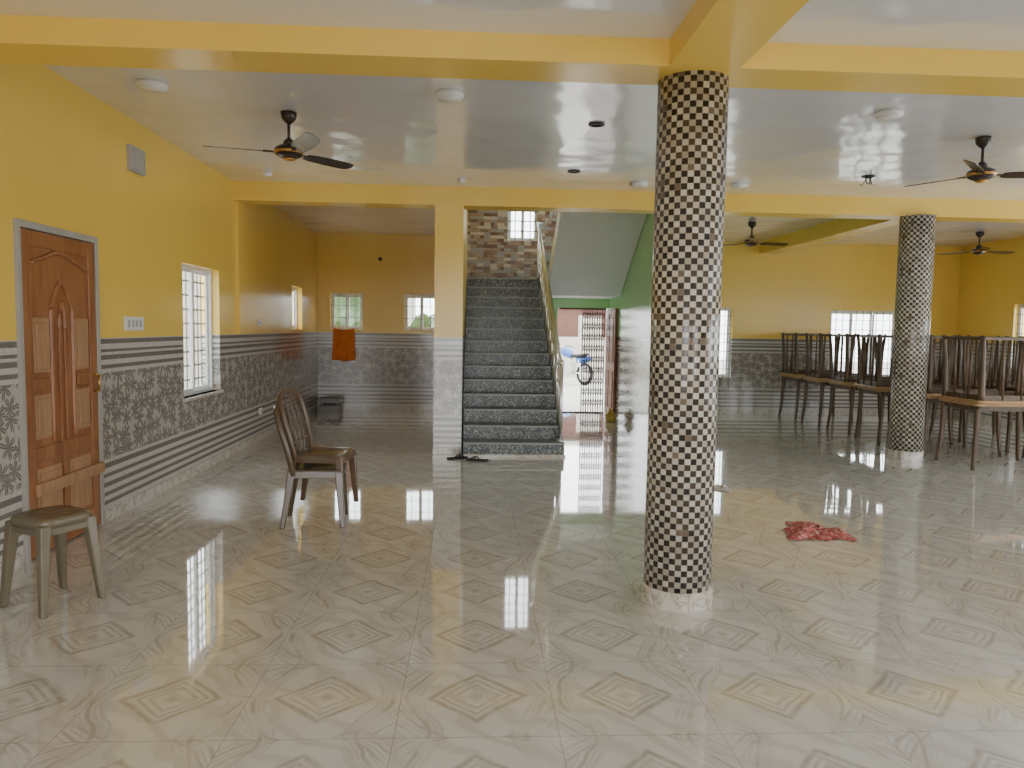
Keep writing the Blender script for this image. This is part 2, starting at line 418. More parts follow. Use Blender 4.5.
bm=BM()
ya,yb=3.66,.45; za=2.05; zb=za+(ya-yb)*.60
prof=[(ya,za),(yb,zb),(yb,zb+.3),(ya,za+.3)]
v0=[bm.verts.new((.72,p[0],p[1])) for p in prof]; v1=[bm.verts.new((LR,p[0],p[1])) for p in prof]
bm.faces.new(v0);bm.faces.new(v1[::-1])
for i in range(4): bm.faces.new((v0[i],v0[(i+1)%4],v1[(i+1)%4],v1[i]))
mk("upper_flight",bm,M_SOFF,st,label="white sloping underside of upper flight")

# railing
rl=empty("stair_railing",(1.04,Y0,0),label="stainless steel stair railing with thin balusters",cat="railing")
def zs(y): return (y/RUN+1)*RH
bm=BM(); y1=3.75
tube(bm,[(0,.10,zs(.1)+.84),(0,y1,zs(y1)+.84),(0,y1+.12,zs(y1)+.86),(.14,y1+.14,zs(y1)+.86),(.20,y1,zs(y1)+.93),(.20,y1-1.2,zs(y1)+1.65)],.023,10); mk("handrail",bm,M_STEEL,rl,smooth=True)
for dz in (.28,.50):
    bm=BM(); tube(bm,[(0,.10,zs(.1)+dz),(0,y1,zs(y1)+dz)],.010,8); mk("mid_rail",bm,M_STEEL,rl,smooth=True)
for i in range(NS):
    y=i*RUN+.10; bm=BM(); z0=(i+1)*RH
    rr=.024 if i==0 else .012
    tube(bm,[(0,y,z0),(0,y,zs(y)+.84)],rr,8)
    if i==0:
        lathe(bm,[(.045,z0),(.045,z0+.015),(.025,z0+.03)],16,(0,y)); lathe(bm,[(.02,zs(y)+.84),(.036,zs(y)+.87),(.03,zs(y)+.905),(.001,zs(y)+.92)],16,(0,y))
    mk("newel_post" if i==0 else "baluster",bm,M_STEEL,rl,smooth=True)

# ------------------------------------------------------------------ WINDOWS
def portal(loc,rot,w,h):
    L=bpy.data.lights.new("daylight_portal",'AREA'); L.shape='RECTANGLE'; L.size=w; L.size_y=h; L.cycles.is_portal=True
    lo=bpy.data.objects.new("daylight_portal",L); link(lo); lo.location=loc; lo.rotation_euler=rot
def window(n,axis,p,a0,a1,z0,z1,nv=1,grid=.11,bars=True,gm=None,bt=.005):
    w=a1-a0; h=z1-z0
    r=empty("window_%d"%n,((p,(a0+a1)/2,z0) if axis=='X' else ((a0+a1)/2,p,z0)),math.pi/2 if axis=='X' else 0,kind="structure")
    bm=BM(); t=.035
    box(bm,(-w/2,-.03,0),(-w/2+t,.03,h)); box(bm,(w/2-t,-.03,0),(w/2,.03,h)); box(bm,(-w/2+t,-.03,0),(w/2-t,.03,t)); box(bm,(-w/2+t,-.03,h-t),(w/2-t,.03,h))
    mk("frame",bm,M_ALU,r)
    for i in range(nv+1):
        a=-w/2+t+(w-2*t)*i/(nv+1); b=-w/2+t+(w-2*t)*(i+1)/(nv+1); o=.012 if i%2 else -.012
        bm=BM(); s=.028
        box(bm,(a,o-.01,t),(a+s,o+.01,h-t)); box(bm,(b-s,o-.01,t),(b,o+.01,h-t)); box(bm,(a+s,o-.01,t),(b-s,o+.01,t+s)); box(bm,(a+s,o-.01,h-t-s),(b-s,o+.01,h-t))
        mk("sash",bm,M_ALU,r)
        bm=BM(); box(bm,(a+s,o-.002,t+s),(b-s,o+.002,h-t-s)); mk("glass",bm,M_GLASS,r)
    if bars:
        bm=BM(); sg=-1 if axis=='Y' else 1
        k=int(w/grid)
        for i in range(1,k): x=-w/2+w*i/k; box(bm,(x-bt,sg*.05-.005,0),(x+bt,sg*.05+.005,h))
        k2=int(h/(grid*1.3))
        for i in range(1,k2): z=h*i/k2; box(bm,(-w/2,sg*.05-.004,z-bt),(w/2,sg*.05+.004,z+bt))
        mk("grille",bm,gm or M_GRIL,r)
    if axis=='X':
        d=1 if p<0 else -1; portal((p-d*.09,(a0+a1)/2,(z0+z1)/2),(math.pi/2,0,-math.pi/2*d),w,h)
    else: portal(((a0+a1)/2,p+.09,(z0+z1)/2),(-math.pi/2,0,0),w,h)
    return r
window(1,'X',-2.86,*WL,nv=1,grid=.10,bt=.009)
window(2,'X',-2.86,*NI,nv=1,bars=False)
window(3,'Y',13.5,-2.53,-1.96,1.43,2.07,nv=1,grid=.14)
window(4,'Y',13.5,-1.24,-.62,1.43,2.07,nv=1,grid=.14)
window(5,'Y',13.5,.58,1.12,3.05,4.1,nv=1,grid=.12,bt=.008)
window(6,'Y',13.5,3.95,4.69,.66,1.94,nv=1,grid=.12)
window(7,'Y',13.5,6.51,7.78,.69,1.92,nv=2,grid=.12)
window(8,'X',9.0,10.4,11.95,.9,2.02,nv=1,grid=.12)
window(9,'X',9.0,4.6,8.4,.3,2.4,nv=3,grid=.2)  # unseen window, made large to brighten the rear floor and ceiling
portal((-.45,FY-.21,1.25),(math.pi/2,0,0),2.5,2.5); portal((3.6,FY-.21,1.25),(math.pi/2,0,0),2.0,2.5)
portal(((1.5+PX)/2,13.61,.94),(-math.pi/2,0,0),PX-1.5,1.88)
portal((9.11,2.0,1.35),(math.pi/2,0,math.pi/2),2.8,2.1)
portal((2.66,12.6,4.1),(math.pi/2,0,math.pi/2),1.2,1.4)  # portal for the added stairwell opening

# ------------------------------------------------------------------ DOOR 1 (left wall)
d=empty("door_1",(-2.75,4.66,0),math.pi/2,kind="structure")
bm=BM(); W=.98; H=2.11
box(bm,(0,-.02,0),(.045,.12,H)); box(bm,(W-.045,-.02,0),(W,.12,H)); box(bm,(.045,-.02,H-.045),(W-.045,.12,H)); mk("frame",bm,M_FRAME,d,bevel=.004)
bm=BM(); x0,x1,zt=.05,W-.05,H-.05
box(bm,(x0,.0,.01),(x1,.035,zt)); leaf=mk("leaf",bm,M_DOOR,d,bevel=.003)
bm=BM()
def raised(a,b,c,e,dd=-.014): box(bm,(a,dd,c),(b,.002,e))
raised(x0,x0+.09,.01,zt); raised(x1-.09,x1,.01,zt); raised(x0+.09,x1-.09,zt-.10,zt); raised(x0+.09,x1-.09,.01,.16)
raised(x0+.09,x1-.09,.60,.70); raised(x0+.09,x0+.27,1.06,1.14); raised(x1-.27,x1-.09,1.06,1.14)
cx=(x0+x1)/2
raised(cx-.045,cx-.02,.70,1.50); raised(cx+.02,cx+.045,.70,1.50); raised(cx-.03,cx+.03,.16,.60)
mk("stiles",bm,M_DOOR,leaf,bevel=.006)
bm=BM()
for pts in ([(cx-.13,.72),(cx-.13,1.14),(cx-.13,1.50),(cx-.11,1.62),(cx,1.76),(cx+.11,1.62),(cx+.13,1.50),(cx+.13,1.14),(cx+.13,.72)],
            [(cx-.032,1.45),(cx-.03,1.53),(cx,1.62),(cx+.03,1.53),(cx+.032,1.45)],
            [(x0+.10,1.86),(cx-.2,1.90),(cx,1.95),(cx+.2,1.90),(x1-.10,1.86)]):
    tube(bm,catmull([(a,-.004,b) for a,b in pts],6),.016,8)
mk("arch_moulding",bm,M_DOOR,leaf,smooth=True)
bm=BM()
for a,b,c,e in ((x0+.105,cx-.155,1.17,1.52),(cx+.155,x1-.105,1.17,1.52),(x0+.105,cx-.155,.75,1.03),(cx+.155,x1-.105,.75,1.03),(x0+.105,cx-.05,.19,.56),(cx+.05,x1-.105,.19,.56)):
    box(bm,(a,-.010,c),(b,.002,e)); box(bm,(a+.025,-.018,c+.03),(b-.025,-.01,e-.03))
mk("carved_panel",bm,M_DOORL,leaf,bevel=.006)
bm=BM(); box(bm,(x0+.06,-.045,.395),(x1+.02,-.016,.475)); mk("cross_bar",bm,M_DOORL,leaf,bevel=.008,label="pale wooden bar across the door")
bm=BM(); tube(bm,[(x1-.05,-.05,1.0),(x1-.05,-.05,1.12)],.009,8); tube(bm,[(x1-.05,-.01,1.0),(x1-.05,-.05,1.0)],.008,8); tube(bm,[(x1-.05,-.01,1.12),(x1-.05,-.05,1.12)],.008,8); mk("handle",bm,M_GOLD,leaf,smooth=True)
sbox("trim_8",(-2.98,4.6,0),(-2.92,5.7,2.2),M_DOORD)

# entrance
d2=empty("door_2",(PX-.01,13.36,0),0,kind="structure")
bm=BM(); box(bm,(-.04,-.86,.01),(0,0,1.86)); lf=mk("leaf",bm,M_DOORR,d2,bevel=.003)
bm=BM()
for z0,z1 in ((.15,.80),(.95,1.70)):
    box(bm,(-.052,-.76,z0),(-.04,-.46,z1)); box(bm,(-.052,-.40,z0),(-.04,-.10,z1))
mk("raised_panel",bm,M_DOORR,lf,bevel=.006)
g=empty("folding_gate",(1.94,13.32,0),label="brown iron collapsible gate folded in the entrance",cat="gate")
n=10; sp=.044
for i in range(n):
    bm=BM(); x=i*sp; box(bm,(x-.008,-.014,.02),(x+.008,.0,1.85)); mk("upright",bm,M_GATE,g)
bm=BM()
for i in range(n-1):
    for j in range(9):
        z=.10+j*.195
        for s in (0,1):
            a=(i*sp,-.018 if s else .004,z+(.17 if s else 0)); b=((i+1)*sp,-.018 if s else .004,z+(0 if s else .17)); tube(bm,[a,b],.005,4)
mk("lattice",bm,M_GATE,g)
bm=BM(); box(bm,(-.42,-.02,1.85),(.41,.01,1.88)); mk("top_track",bm,M_GATE,g)
bm=BM(); box(bm,(-.42,-.02,0),(.41,.01,.02)); mk("bottom_track",bm,M_GATE,g)

# ------------------------------------------------------------------ FANS
def fan(x,y,angs,label):
    r=empty("ceiling_fan",(x,y,CZ),label=label,cat="fan",group="dark ceiling fans")
    bm=BM(); lathe(bm,[(.03,0),(.062,-.004),(.055,-.05),(.022,-.085),(.012,-.09)],24); mk("canopy",bm,M_FAN,r,smooth=True)
    bm=BM(); tube(bm,[(0,0,-.08),(0,0,-.24)],.012,10); lathe(bm,[(.012,-.19),(.04,-.22),(.045,-.25),(.02,-.26)],20); mk("downrod",bm,M_FAN,r,smooth=True)
    bm=BM(); lathe(bm,[(.03,-.245),(.075,-.255),(.105,-.275),(.112,-.30),(.10,-.325),(.06,-.345),(.03,-.352),(.001,-.354)],32)
    mo=mk("motor",bm,M_FAN,r,smooth=True)
    bm=BM(); lathe(bm,[(.101,-.318),(.114,-.308),(.114,-.298),(.101,-.29)],32); mk("gold_ring",bm,M_GOLD,mo,smooth=True)
    bm=BM(); lathe(bm,[(.045,-.347),(.04,-.362),(.001,-.366)],24); mk("hub_cap",bm,M_GOLD,mo,smooth=True)
    for a,pt in angs:
        bm=BM(); T=Matrix.Rotation(math.radians(a),4,'Z')@Matrix.Translation((0,0,-.305))
        box(bm,(.09,-.018,-.004),(.19,.018,.004),0,T)
        T2=T@Matrix.Rotation(math.radians(pt),4,'X')
        ol=[(.16,.045),(.22,.06),(.40,.066),(.56,.062),(.605,.045),(.62,0),(.605,-.045),(.56,-.058),(.40,-.06),(.22,-.05),(.16,-.035)]
        up=[bm.verts.new(T2@Vector((p[0],p[1],.003))) for p in ol]; dn=[bm.verts.new(T2@Vector((p[0],p[1],-.003))) for p in ol]
        bm.faces.new(up); bm.faces.new(dn[::-1])
        for i in range(len(ol)): bm.faces.new((up[i],dn[i],dn[(i+1)%len(ol)],up[(i+1)%len(ol)]))
        mk("blade",bm,M_FAN,r)
P=-13
fan(-1.43,5.93,((194,P),(300,-28),(50,P)),"dark brown three-blade ceiling fan near the wooden door")
fan(4.15,6.05,((122,P),(228,-26),(350,P)),"dark brown three-blade ceiling fan with gold hub")
fan(4.09,11.0,((12,P),(132,P),(252,P)),"dark three-blade ceiling fan over the hall")
fan(7.91,11.48,((5,P),(125,P),(245,P)),"dark three-blade ceiling fan above stacked tables")

# ceiling lights
def clight(x,y,rad,lab):
    r=empty("ceiling_light",(x,y,CZ),label=lab,cat="light",group="round ceiling lights")
    bm=BM(); lathe(bm,[(rad,0),(rad*1.02,-.02),(rad*.95,-.035),(rad*.85,-.038)],36); mk("body",bm,M_WPL,r,smooth=True)
    bm=BM(); lathe(bm,[(rad*.86,-.036),(rad*.8,-.045),(.001,-.048)],36); mk("diffuser",bm,M_LENS,r,smooth=True)
for x,y in ((-2.2,5.33),(-.19,5.34),(3.01,5.45),(1.80,8.3),(2.90,8.22)): clight(x,y,.10,"round white surface ceiling light")
for x,y in ((-.15,8.34),(-2.21,8.24)): clight(x,y,.045,"small round white ceiling fitting")
def fanbox(x,y,wires):
    r=empty("fan_hook_box",(x,y,CZ),label="empty dark fan hook box with loose wires" if wires else "round dark empty fan hook box",cat="hook box")
    bm=BM(); lathe(bm,[(.065,0),(.065,-.012),(.045,-.014),(.04,-.004)],24); mk("box",bm,M_BLK,r,smooth=True)
    if wires:
        bm=BM(); tube(bm,catmull([(-.03,0,-.005),(-.02,0,-.06),(0,0,-.08),(.02,0,-.06),(.03,0,-.005)],5),.006,6); mk("hook",bm,M_BLK,r,smooth=True)
        for a,b in ((.07,.02),(-.06,.03),(.01,-.05)):
            bm=BM(); tube(bm,catmull([(0,0,-.01),(a*.4,b,-.05),(a*.8,b,-.09),(a*1.2,b,-.075)],5),.004,5); mk("wire",bm,M_BLK,r)
fanbox(.95,6.0,False); fanbox(1.01,7.78,False); fanbox(4.04,7.64,True)

# ------------------------------------------------------------------ WALL FITTINGS
def wbox(name,y,z,w,h,dp,mat,label,cat):
    r=empty(name,(LX,y,z),label=label,cat=cat)
    bm=BM(); box(bm,(0,-w/2,-h/2),(dp,w/2,h/2)); mk("body",bm,mat,r,bevel=.004); return r
w,h,dp=.25,.20,.04
r=wbox("distribution_box",6.29,2.80,w,h,dp,M_BOX,"grey metal electrical box high on the yellow wall","electrical box")
bm=BM(); box(bm,(dp,-w/2+.02,-h/2+.02),(dp+.008,w/2-.02,h/2-.02)); box(bm,(dp+.006,w/2-.05,-.015),(dp+.016,w/2-.04,.015)); mk("lid",bm,M_FRAME,r,bevel=.002)
r=wbox("switch_board",6.21,1.49,.32,.11,.02,M_WPL,"white electrical switch board above the tile band","switch board")
for i in range(4):
    bm=BM(); box(bm,(.02,-.13+i*.068,-.028),(.026,-.10+i*.068,.028)); mk("switch",bm,M_BOX,r,bevel=.002)
for y,z in ((9.75,1.52),(9.78,.38)):
    r=wbox("wall_socket",y,z,.12,.08,.015,M_WPL,"small white socket plate on the wall","socket")
    bm=BM(); box(bm,(.015,-.02,-.02),(.02,.02,.02)); mk("outlet",bm,M_BOX,r)
r=empty("bulb_holder",(-1.66,BY,2.68),label="small dark bulb holder on the yellow wall",cat="bulb holder")
bm=BM(); lathe(bm,[(.035,0),(.03,.02),(.02,.03),(.02,.07),(.012,.075)],20)
bmesh.ops.rotate(bm,cent=(0,0,0),matrix=Matrix.Rotation(math.radians(90),3,'X'),verts=bm.verts); mk("holder",bm,M_BLK,r,smooth=True)

# ------------------------------------------------------------------ CLOTHS
def hang():
    bm=BM(); nx,nz=24,20; g=[]
    for i in range(nx+1):
        col=[]
        for j in range(nz+1):
            u=i/nx; v=j/nz; x=(u-.5)*.42*(.86+.14*v); y=-.025-.014*math.sin(u*17+v*2)*v-.01*noise.noise(Vector((u*4,v*4,0)))
            z=-v*.58+(.012*math.sin(u*9) if j==nz else 0)-.03*abs(math.sin(u*math.pi))*(1-v)
            col.append(bm.verts.new((x,y,z)))
        g.append(col)
    for i in range(nx):
        for j in range(nz): bm.faces.new((g[i][j],g[i+1][j],g[i+1][j+1],g[i][j+1]))
    return bm
r=empty("hanging_towel",(-2.29,BY,1.46),label="orange towel hanging on the tiled wall",cat="towel")
o=mk("cloth",hang(),M_ORA,r,smooth=True); o.modifiers.new("s",'SOLIDIFY').thickness=.006
bm=BM(); tube(bm,[(-.21,-.02,-.005),(.21,-.02,-.005)],.006,6); tube(bm,[(-.19,0,-.005),(-.19,-.02,-.005)],.005,6); tube(bm,[(.19,0,-.005),(.19,-.02,-.005)],.005,6); mk("rail",bm,M_STEEL,r,smooth=True)
def crumple(name,x,y,w,dp,h,mat,label,seed,rz=0):
    bm=BM(); n=34; g=[]
    for i in range(n+1):
        row=[]
        for j in range(n+1):
            u=i/n*2-1; v=j/n*2-1
            uu=u*math.sqrt(1-v*v/2); vv=v*math.sqrt(1-u*u/2); rr=math.hypot(uu,vv)
            a=math.atan2(vv,uu); k=1+.22*math.sin(3*a+seed)+.12*math.sin(7*a+seed*2)
            p=Vector((uu*2.2,vv*2.2,seed))
            z=(abs(noise.noise(p))*1.1+abs(noise.noise(p*2.7))*.55)*h*max(0,1-rr**3)+.004
            row.append(bm.verts.new((uu*k*w/2+.03*noise.noise(p*2),vv*k*dp/2+.03*noise.noise(p*2+Vector((5,0,0))),z)))
        g.append(row)
    for i in range(n):
        for j in range(n): bm.faces.new((g[i][j],g[i+1][j],g[i+1][j+1],g[i][j+1]))
    o=mk(name,bm,mat,smooth=True,loc=(x,y,0),label=label,cat="cloth"); o.rotation_euler=(0,0,rz)
    sub=o.modifiers.new("s",'SUBSURF'); sub.levels=1; sub.render_levels=1
crumple("crumpled_cloth",2.58,5.42,.46,.54,.06,M_RED,"crumpled red patterned cloth on the marble floor",2.3,-.3)
crumple("cleaning_rag",2.37,6.95,.20,.30,.05,M_WHC,"small off-white rag on the floor behind the column",5.1)

# ------------------------------------------------------------------ STOOL
def stool(x,y,rz,label):
    r=empty("plastic_stool",(x,y,0),rz,label=label,cat="stool")
    bm=BM(); lathe(bm,[(.001,.488),(.10,.488),(.138,.490),(.150,.485),(.155,.472),(.156,.44),(.148,.44)],40)
    for v in bm.verts:   # superellipse: rounded square
        rr=math.hypot(v.co.x,v.co.y)
        if rr>.01:
            a=math.atan2(v.co.y,v.co.x); e=4; q=(abs(math.cos(a))**e+abs(math.sin(a))**e)**(-1/e); v.co.x*=q; v.co.y*=q
    mk("seat",bm,M_PLAS2,r,smooth=True)
    for i in range(3):
        bm=BM(); box(bm,(-.07,-.055+i*.05,.487),(.07,-.047+i*.05,.4895)); mk("seat_slot",bm,M_PLAS,r)
    for sx in (-1,1):
        for sy in (-1,1):
            bm=BM(); frus(bm,(sx*.162,sy*.162,0),(.034,.034),(sx*.122,sy*.122,.46),(.056,.056)); mk("leg",bm,M_PLAS2,r,bevel=.008)
    bm=BM()
    for sx in (-1,1):
        box(bm,(sx*.142-.005,-.11,.405),(sx*.142+.005,.11,.45)); box(bm,(-.11,sx*.142-.005,.405),(.11,sx*.142+.005,.45))
    mk("apron",bm,M_PLAS2,r,bevel=.003)
stool(-2.225,4.02,math.radians(62),"faded olive-brown square plastic stool beside the wooden door")

# ------------------------------------------------------------------ CHAIRS (stack of two)
def chair(x,y,z,rz,mat,label):
    r=empty("plastic_chair",(x,y,z),rz,label=label,cat="chair",group="stacked brown plastic chairs")
    bm=BM(); n=12; g=[]
    for i in range(n+1):
        row=[]
        for j in range(n+1):
            u=i/n*2-1; v=j/n*2-1
            X=u*.195; Yy=v*(.195+.015*u)
            if abs(u)==1 and abs(v)==1: X-=u*.02; Yy-=v*.02
            zz=.43-.018*(1-u*u)*(1-v*v)-(.018 if u==1 else 0)
            row.append(bm.verts.new((X,Yy,zz)))
        g.append(row)
    for i in range(n):
        for j in range(n): bm.faces.new((g[i][j],g[i+1][j],g[i+1][j+1],g[i][j+1]))
    o=mk("seat",bm,mat,r,smooth=True); s=o.modifiers.new("s",'SOLIDIFY'); s.thickness=.014; s.offset=0
    bm=BM()
    for sy in (-1,1): box(bm,(-.18,sy*.193-.006,.375),(.18,sy*.193+.006,.43))
    box(bm,(.181,-.18,.375),(.193,.18,.418)); box(bm,(-.195,-.18,.375),(-.183,.18,.43)); mk("apron",bm,mat,r,bevel=.004)
    for sy in (-1,1):
        bm=BM(); frus(bm,(.190,sy*.200,0),(.036,.030),(.160,sy*.178,.42),(.060,.045)); mk("leg",bm,mat,r,bevel=.008)
        bm=BM(); frus(bm,(-.245,sy*.200,0),(.036,.030),(-.175,sy*.175,.44),(.058,.045)); mk("leg",bm,mat,r,bevel=.008)
    bm=BM()
    path=[(-.165,-.185,.40),(-.178,-.210,.47),(-.205,-.228,.60),(-.248,-.228,.75),(-.280,-.19,.850),(-.293,-.10,.888),(-.296,0,.895),(-.293,.10,.888),(-.280,.19,.850),(-.248,.228,.75),(-.205,.228,.60),(-.178,.210,.47),(-.165,.185,.40)]
    tube(bm,catmull(path,5),.021,10); mk("back_frame",bm,mat,r,smooth=True)
    for yy in (-.09,0,.09):
        bm=BM(); tube(bm,catmull([(-.180,yy*.8,.42),(-.195,yy,.56),(-.240,yy*1.1,.72),(-.288,yy,.885-abs(yy)*.1)],4),[.015]*13,8,flat=.4,up=Vector((1,0,0))); mk("back_slat",bm,mat,r,smooth=True)
    bm=BM(); tube(bm,catmull([(-.188,-.212,.52),(-.198,0,.525),(-.188,.212,.52)],5),.014,8); mk("back_rail",bm,mat,r,smooth=True)
chair(-1.165,5.70,0,math.radians(6),M_PLAS,"dark olive-brown plastic chair with open curved back on the floor")
chair(-1.13,5.76,.10,math.radians(-6),M_MAHO,"chestnut-brown plastic chair stacked on another")

# ------------------------------------------------------------------ TABLES
TW,TD,TH=1.06,.72,.75
def table_template(name,rails):
    r=empty(name,(0,0,0))
    bm=BM(); box(bm,(-TW/2,-TD/2,TH-.032),(TW/2,TD/2,TH)); 
    bmesh.ops.bevel(bm,geom=[e for e in bm.edges if abs(e.verts[0].co.z-e.verts[1].co.z)>.01],offset=.07,segments=6,affect='EDGES',profile=.5)
    o=mk("table_top",bm,M_TWOOD,r); 
    b=o.modifiers.new("b",'BEVEL'); b.width=.009; b.segments=2; b.limit_method='ANGLE'; b.angle_limit=math.radians(60)
    bm=BM(); a,c=TW/2-.06,TD/2-.06
    for s in (-1,1):
        box(bm,(-a,s*c-.01,TH-.09),(a,s*c+.01,TH-.03)); box(bm,(s*a-.01,-c,TH-.09),(s*a+.01,c,TH-.03))
    mk("apron",bm,M_TLEG,r,bevel=.003)
    for sx in (-1,1):
        for sy in (-1,1):
            bm=BM(); pts=catmull([(sx*(a+.035),sy*(c+.025),0),(sx*(a+.012),sy*(c+.008),.25),(sx*a,sy*c,.5),(sx*(a-.005),sy*(c-.004),TH-.03)],4)
            n_=len(pts); tube(bm,pts,[.022+.014*i/(n_-1) for i in range(n_)],8); mk("leg",bm,M_TLEG,r,smooth=True)
    if rails:
        for sx in (-1,1):
            bm=BM(); box(bm,(sx*(a+.02)-.016,-c-.03,.012),(sx*(a+.02)+.016,c+.03,.05)); mk("foot_rail",bm,M_TLEG,r,bevel=.003)
            for q in (-.12,.10):
                bm=BM(); tube(bm,[(sx*(a+.012),q*1.25,.04),(sx*(a+.005),q,TH-.03)],.015,8); mk("slat",bm,M_TLEG,r,smooth=True)
        for sy in (-1,1):
            bm=BM(); box(bm,(-a-.02,sy*(c+.015)-.014,.015),(a+.02,sy*(c+.015)+.014,.05)); mk("foot_rail",bm,M_TLEG,r,bevel=.003)
            for xx in (-.22,.0,.22):
                bm=BM(); tube(bm,[(xx*1.15,sy*(c+.012),.04),(xx,sy*(c+.002),TH-.03)],.015,8); mk("slat",bm,M_TLEG,r,smooth=True)
    return r
def place(src,first,x,y,z,rz,flip,label):
    if first: r=src
    else:
        r=src.copy(); COL.objects.link(r)
        for ch in src.children:
            k=ch.copy(); COL.objects.link(k); k.parent=r
    r.location=(x,y,z); r.rotation_euler=(math.pi if flip else 0,0,rz)
    r["label"]=label; r["category"]="table"; r["group"]="stacked wooden tables"
A=table_template("wooden_table",False); B=table_template("upturned_table",True)
spots=[(6.08,8.30,0),(6.06,9.22,.03),(6.04,10.14,-.03),(6.07,11.06,.02),(6.05,11.94,-.02),(6.05,12.86,.02),(7.35,8.55,.02),(7.36,9.5,0),(7.38,10.5,.03),(7.36,11.5,0)]
for i,(x,y,rz) in enumerate(spots[1:]): place(A,False,x,y,0,rz,False,"brown wooden table carrying an upturned table")
for i,(x,y,rz) in enumerate(spots[1:]): place(B,False,x+random.uniform(-.05,.05),y+random.uniform(-.02,.02),2*TH,rz+random.uniform(-.12,.12),True,"slatted brown table stacked upside down")
place(A,True,6.08,8.30,0,0,False,"brown wooden table with pale top beside mosaic column")
place(B,True,6.08,8.30,2*TH,.05,True,"slatted brown table stacked upside down")

# ------------------------------------------------------------------ SMALL THINGS
def slipper(x,y,rz):
    r=empty("slipper",(x,y,0),rz,label="black rubber slipper at the foot of the stairs",cat="slipper",group="slippers")
    ol=[(-.12,.025),(-.09,.036),(0,.034),(.07,.045),(.12,.034),(.135,0),(.12,-.034),(.07,-.045),(0,-.034),(-.09,-.036),(-.12,-.025)]
    bm=BM(); u=[bm.verts.new((a,b,.018)) for a,b in ol]; d_=[bm.verts.new((a,b,0)) for a,b in ol]
    bm.faces.new(u); bm.faces.new(d_[::-1])
    for i in range(len(ol)): bm.faces.new((u[i],d_[i],d_[(i+1)%len(ol)],u[(i+1)%len(ol)]))
    mk("sole",bm,M_RUB,r,bevel=.003)
    bm=BM()
    for s in (-1,1): tube(bm,catmull([(-.01,s*.036,.015),(.03,s*.03,.045),(.08,0,.02)],5),.007,6)
    mk("strap",bm,M_BLK,r,smooth=True)
slipper(-.17,8.50,.4); slipper(.06,8.38,2.8)
r=empty("bottle_crate",(-2.50,13.12,0),label="dark plastic crate on the floor in the corner",cat="crate")
bm=BM(); w=.17
box(bm,(-w,-.13,0),(w,.13,.02))
for s in (-1,1):
    box(bm,(-w,s*.13-.006,.02),(w,s*.13+.006,.11)); box(bm,(-w,s*.13-.006,.17),(w,s*.13+.006,.24)); box(bm,(s*w-.006,-.13,.02),(s*w+.006,.13,.11)); box(bm,(s*w-.006,-.13,.17),(s*w+.006,.13,.24))
    for q in (-1,0,1): box(bm,(q*w-.012,s*.13-.007,.1),(q*w+.012,s*.13+.007,.18))
mk("body",bm,M_PLAS,r)
for i in (-1,0,1):
    bm=BM(); box(bm,(i*.085-.003,-.12,.02),(i*.085+.003,.12,.15)); mk("divider",bm,M_PLAS,r)
r=empty("yellow_bag",(2.26,12.1,0),label="small yellow bag on the floor of the passage",cat="bag")
bm=BM(); lathe(bm,[(.001,0),(.07,.0),(.09,.04),(.085,.10),(.06,.15),(.03,.18),(.045,.2),(.03,.21),(.001,.205)],20)
for v in bm.verts: v.co+=.02*noise.noise_vector(v.co*14)*(1 if v.co.z>.01 else 0); v.co.z=max(0,v.co.z)
mk("sack",bm,M_YBAG,r,smooth=True)
bm=BM(); tube(bm,catmull([(.028,0,.18),(0,.028,.182),(-.028,0,.18),(0,-.028,.182),(.028,0,.18)],5),.006,6); mk("tie",bm,M_BLK,r)

# ------------------------------------------------------------------ OUTSIDE
sbox("trim_9",(-20,13.6,-.3),(30,40,-.04),M_GRD)
sbox("trim_10",(-20,-25,-.3),(30,FY-.2,-.04),M_GRD)
sbox("wall_window_darkener",(-4.9,4.0,-.3),(-4.75,13.5,1.75),M_BLD)  # added outside the left window to darken its lower panes
def building(x,y,w,dp,h,mat,label):
    r=empty("building",(x,y,-.04),label=label,cat="building")
    bm=BM(); box(bm,(-w/2,-dp/2,0),(w/2,dp/2,h)); mk("walls",bm,mat,r)
    bm=BM(); box(bm,(-w/2-.2,-dp/2-.2,h),(w/2+.2,dp/2+.2,h+.15)); mk("roof",bm,M_GRD,r)
    for xx in (-w*.28,w*.1,w*.36):
        bm=BM(); box(bm,(xx-.4,-dp/2-.02,.9),(xx+.4,-dp/2,2.0)); mk("shutter",bm,M_BLD,r)
building(3.4,27,5,4,2.3,M_BRK,"low red brick house across the lane")
sbox("wall_lane",(-1.0,24.2,-.04),(7.0,24.35,1.25),M_BLD)
building(-6,24,8,4,3.2,M_BLD,"cream plastered house across the lane")
def bush(x,y,z,s,label):
    bm=BM(); bmesh.ops.create_icosphere(bm,subdivisions=4,radius=s)
    for v in bm.verts: v.co*=1+.35*noise.noise(v.co*3/s)+.15*noise.noise(v.co*9/s)
    r=empty("garden_tree",(x,y,-.04),label=label,cat="tree")
    mk("foliage",bm,M_LEAF,r,loc=(0,0,z))
    bm=BM(); tube(bm,[(0,0,0),(.05,0,z*.5),(0,0,z)],[.12,.09,.07],10); mk("trunk",bm,M_TLEG,r,smooth=True)
bush(-2.6,18,1.5,.9,"leafy green tree outside the window"); bush(-.9,17,1.2,.6,"small leafy tree outside the window")
mb=empty("motorcycle",(2.72,21,-.04),math.radians(125),label="blue motorcycle parked outside the entrance",cat="motorcycle")
def ring(bm,cx,cz,R,rr): tube(bm,[(cx+R*math.cos(t),0,cz+R*math.sin(t)) for t in [2*math.pi*i/28 for i in range(28)]],rr,8,closed=True,up=Vector((0,1,0)))
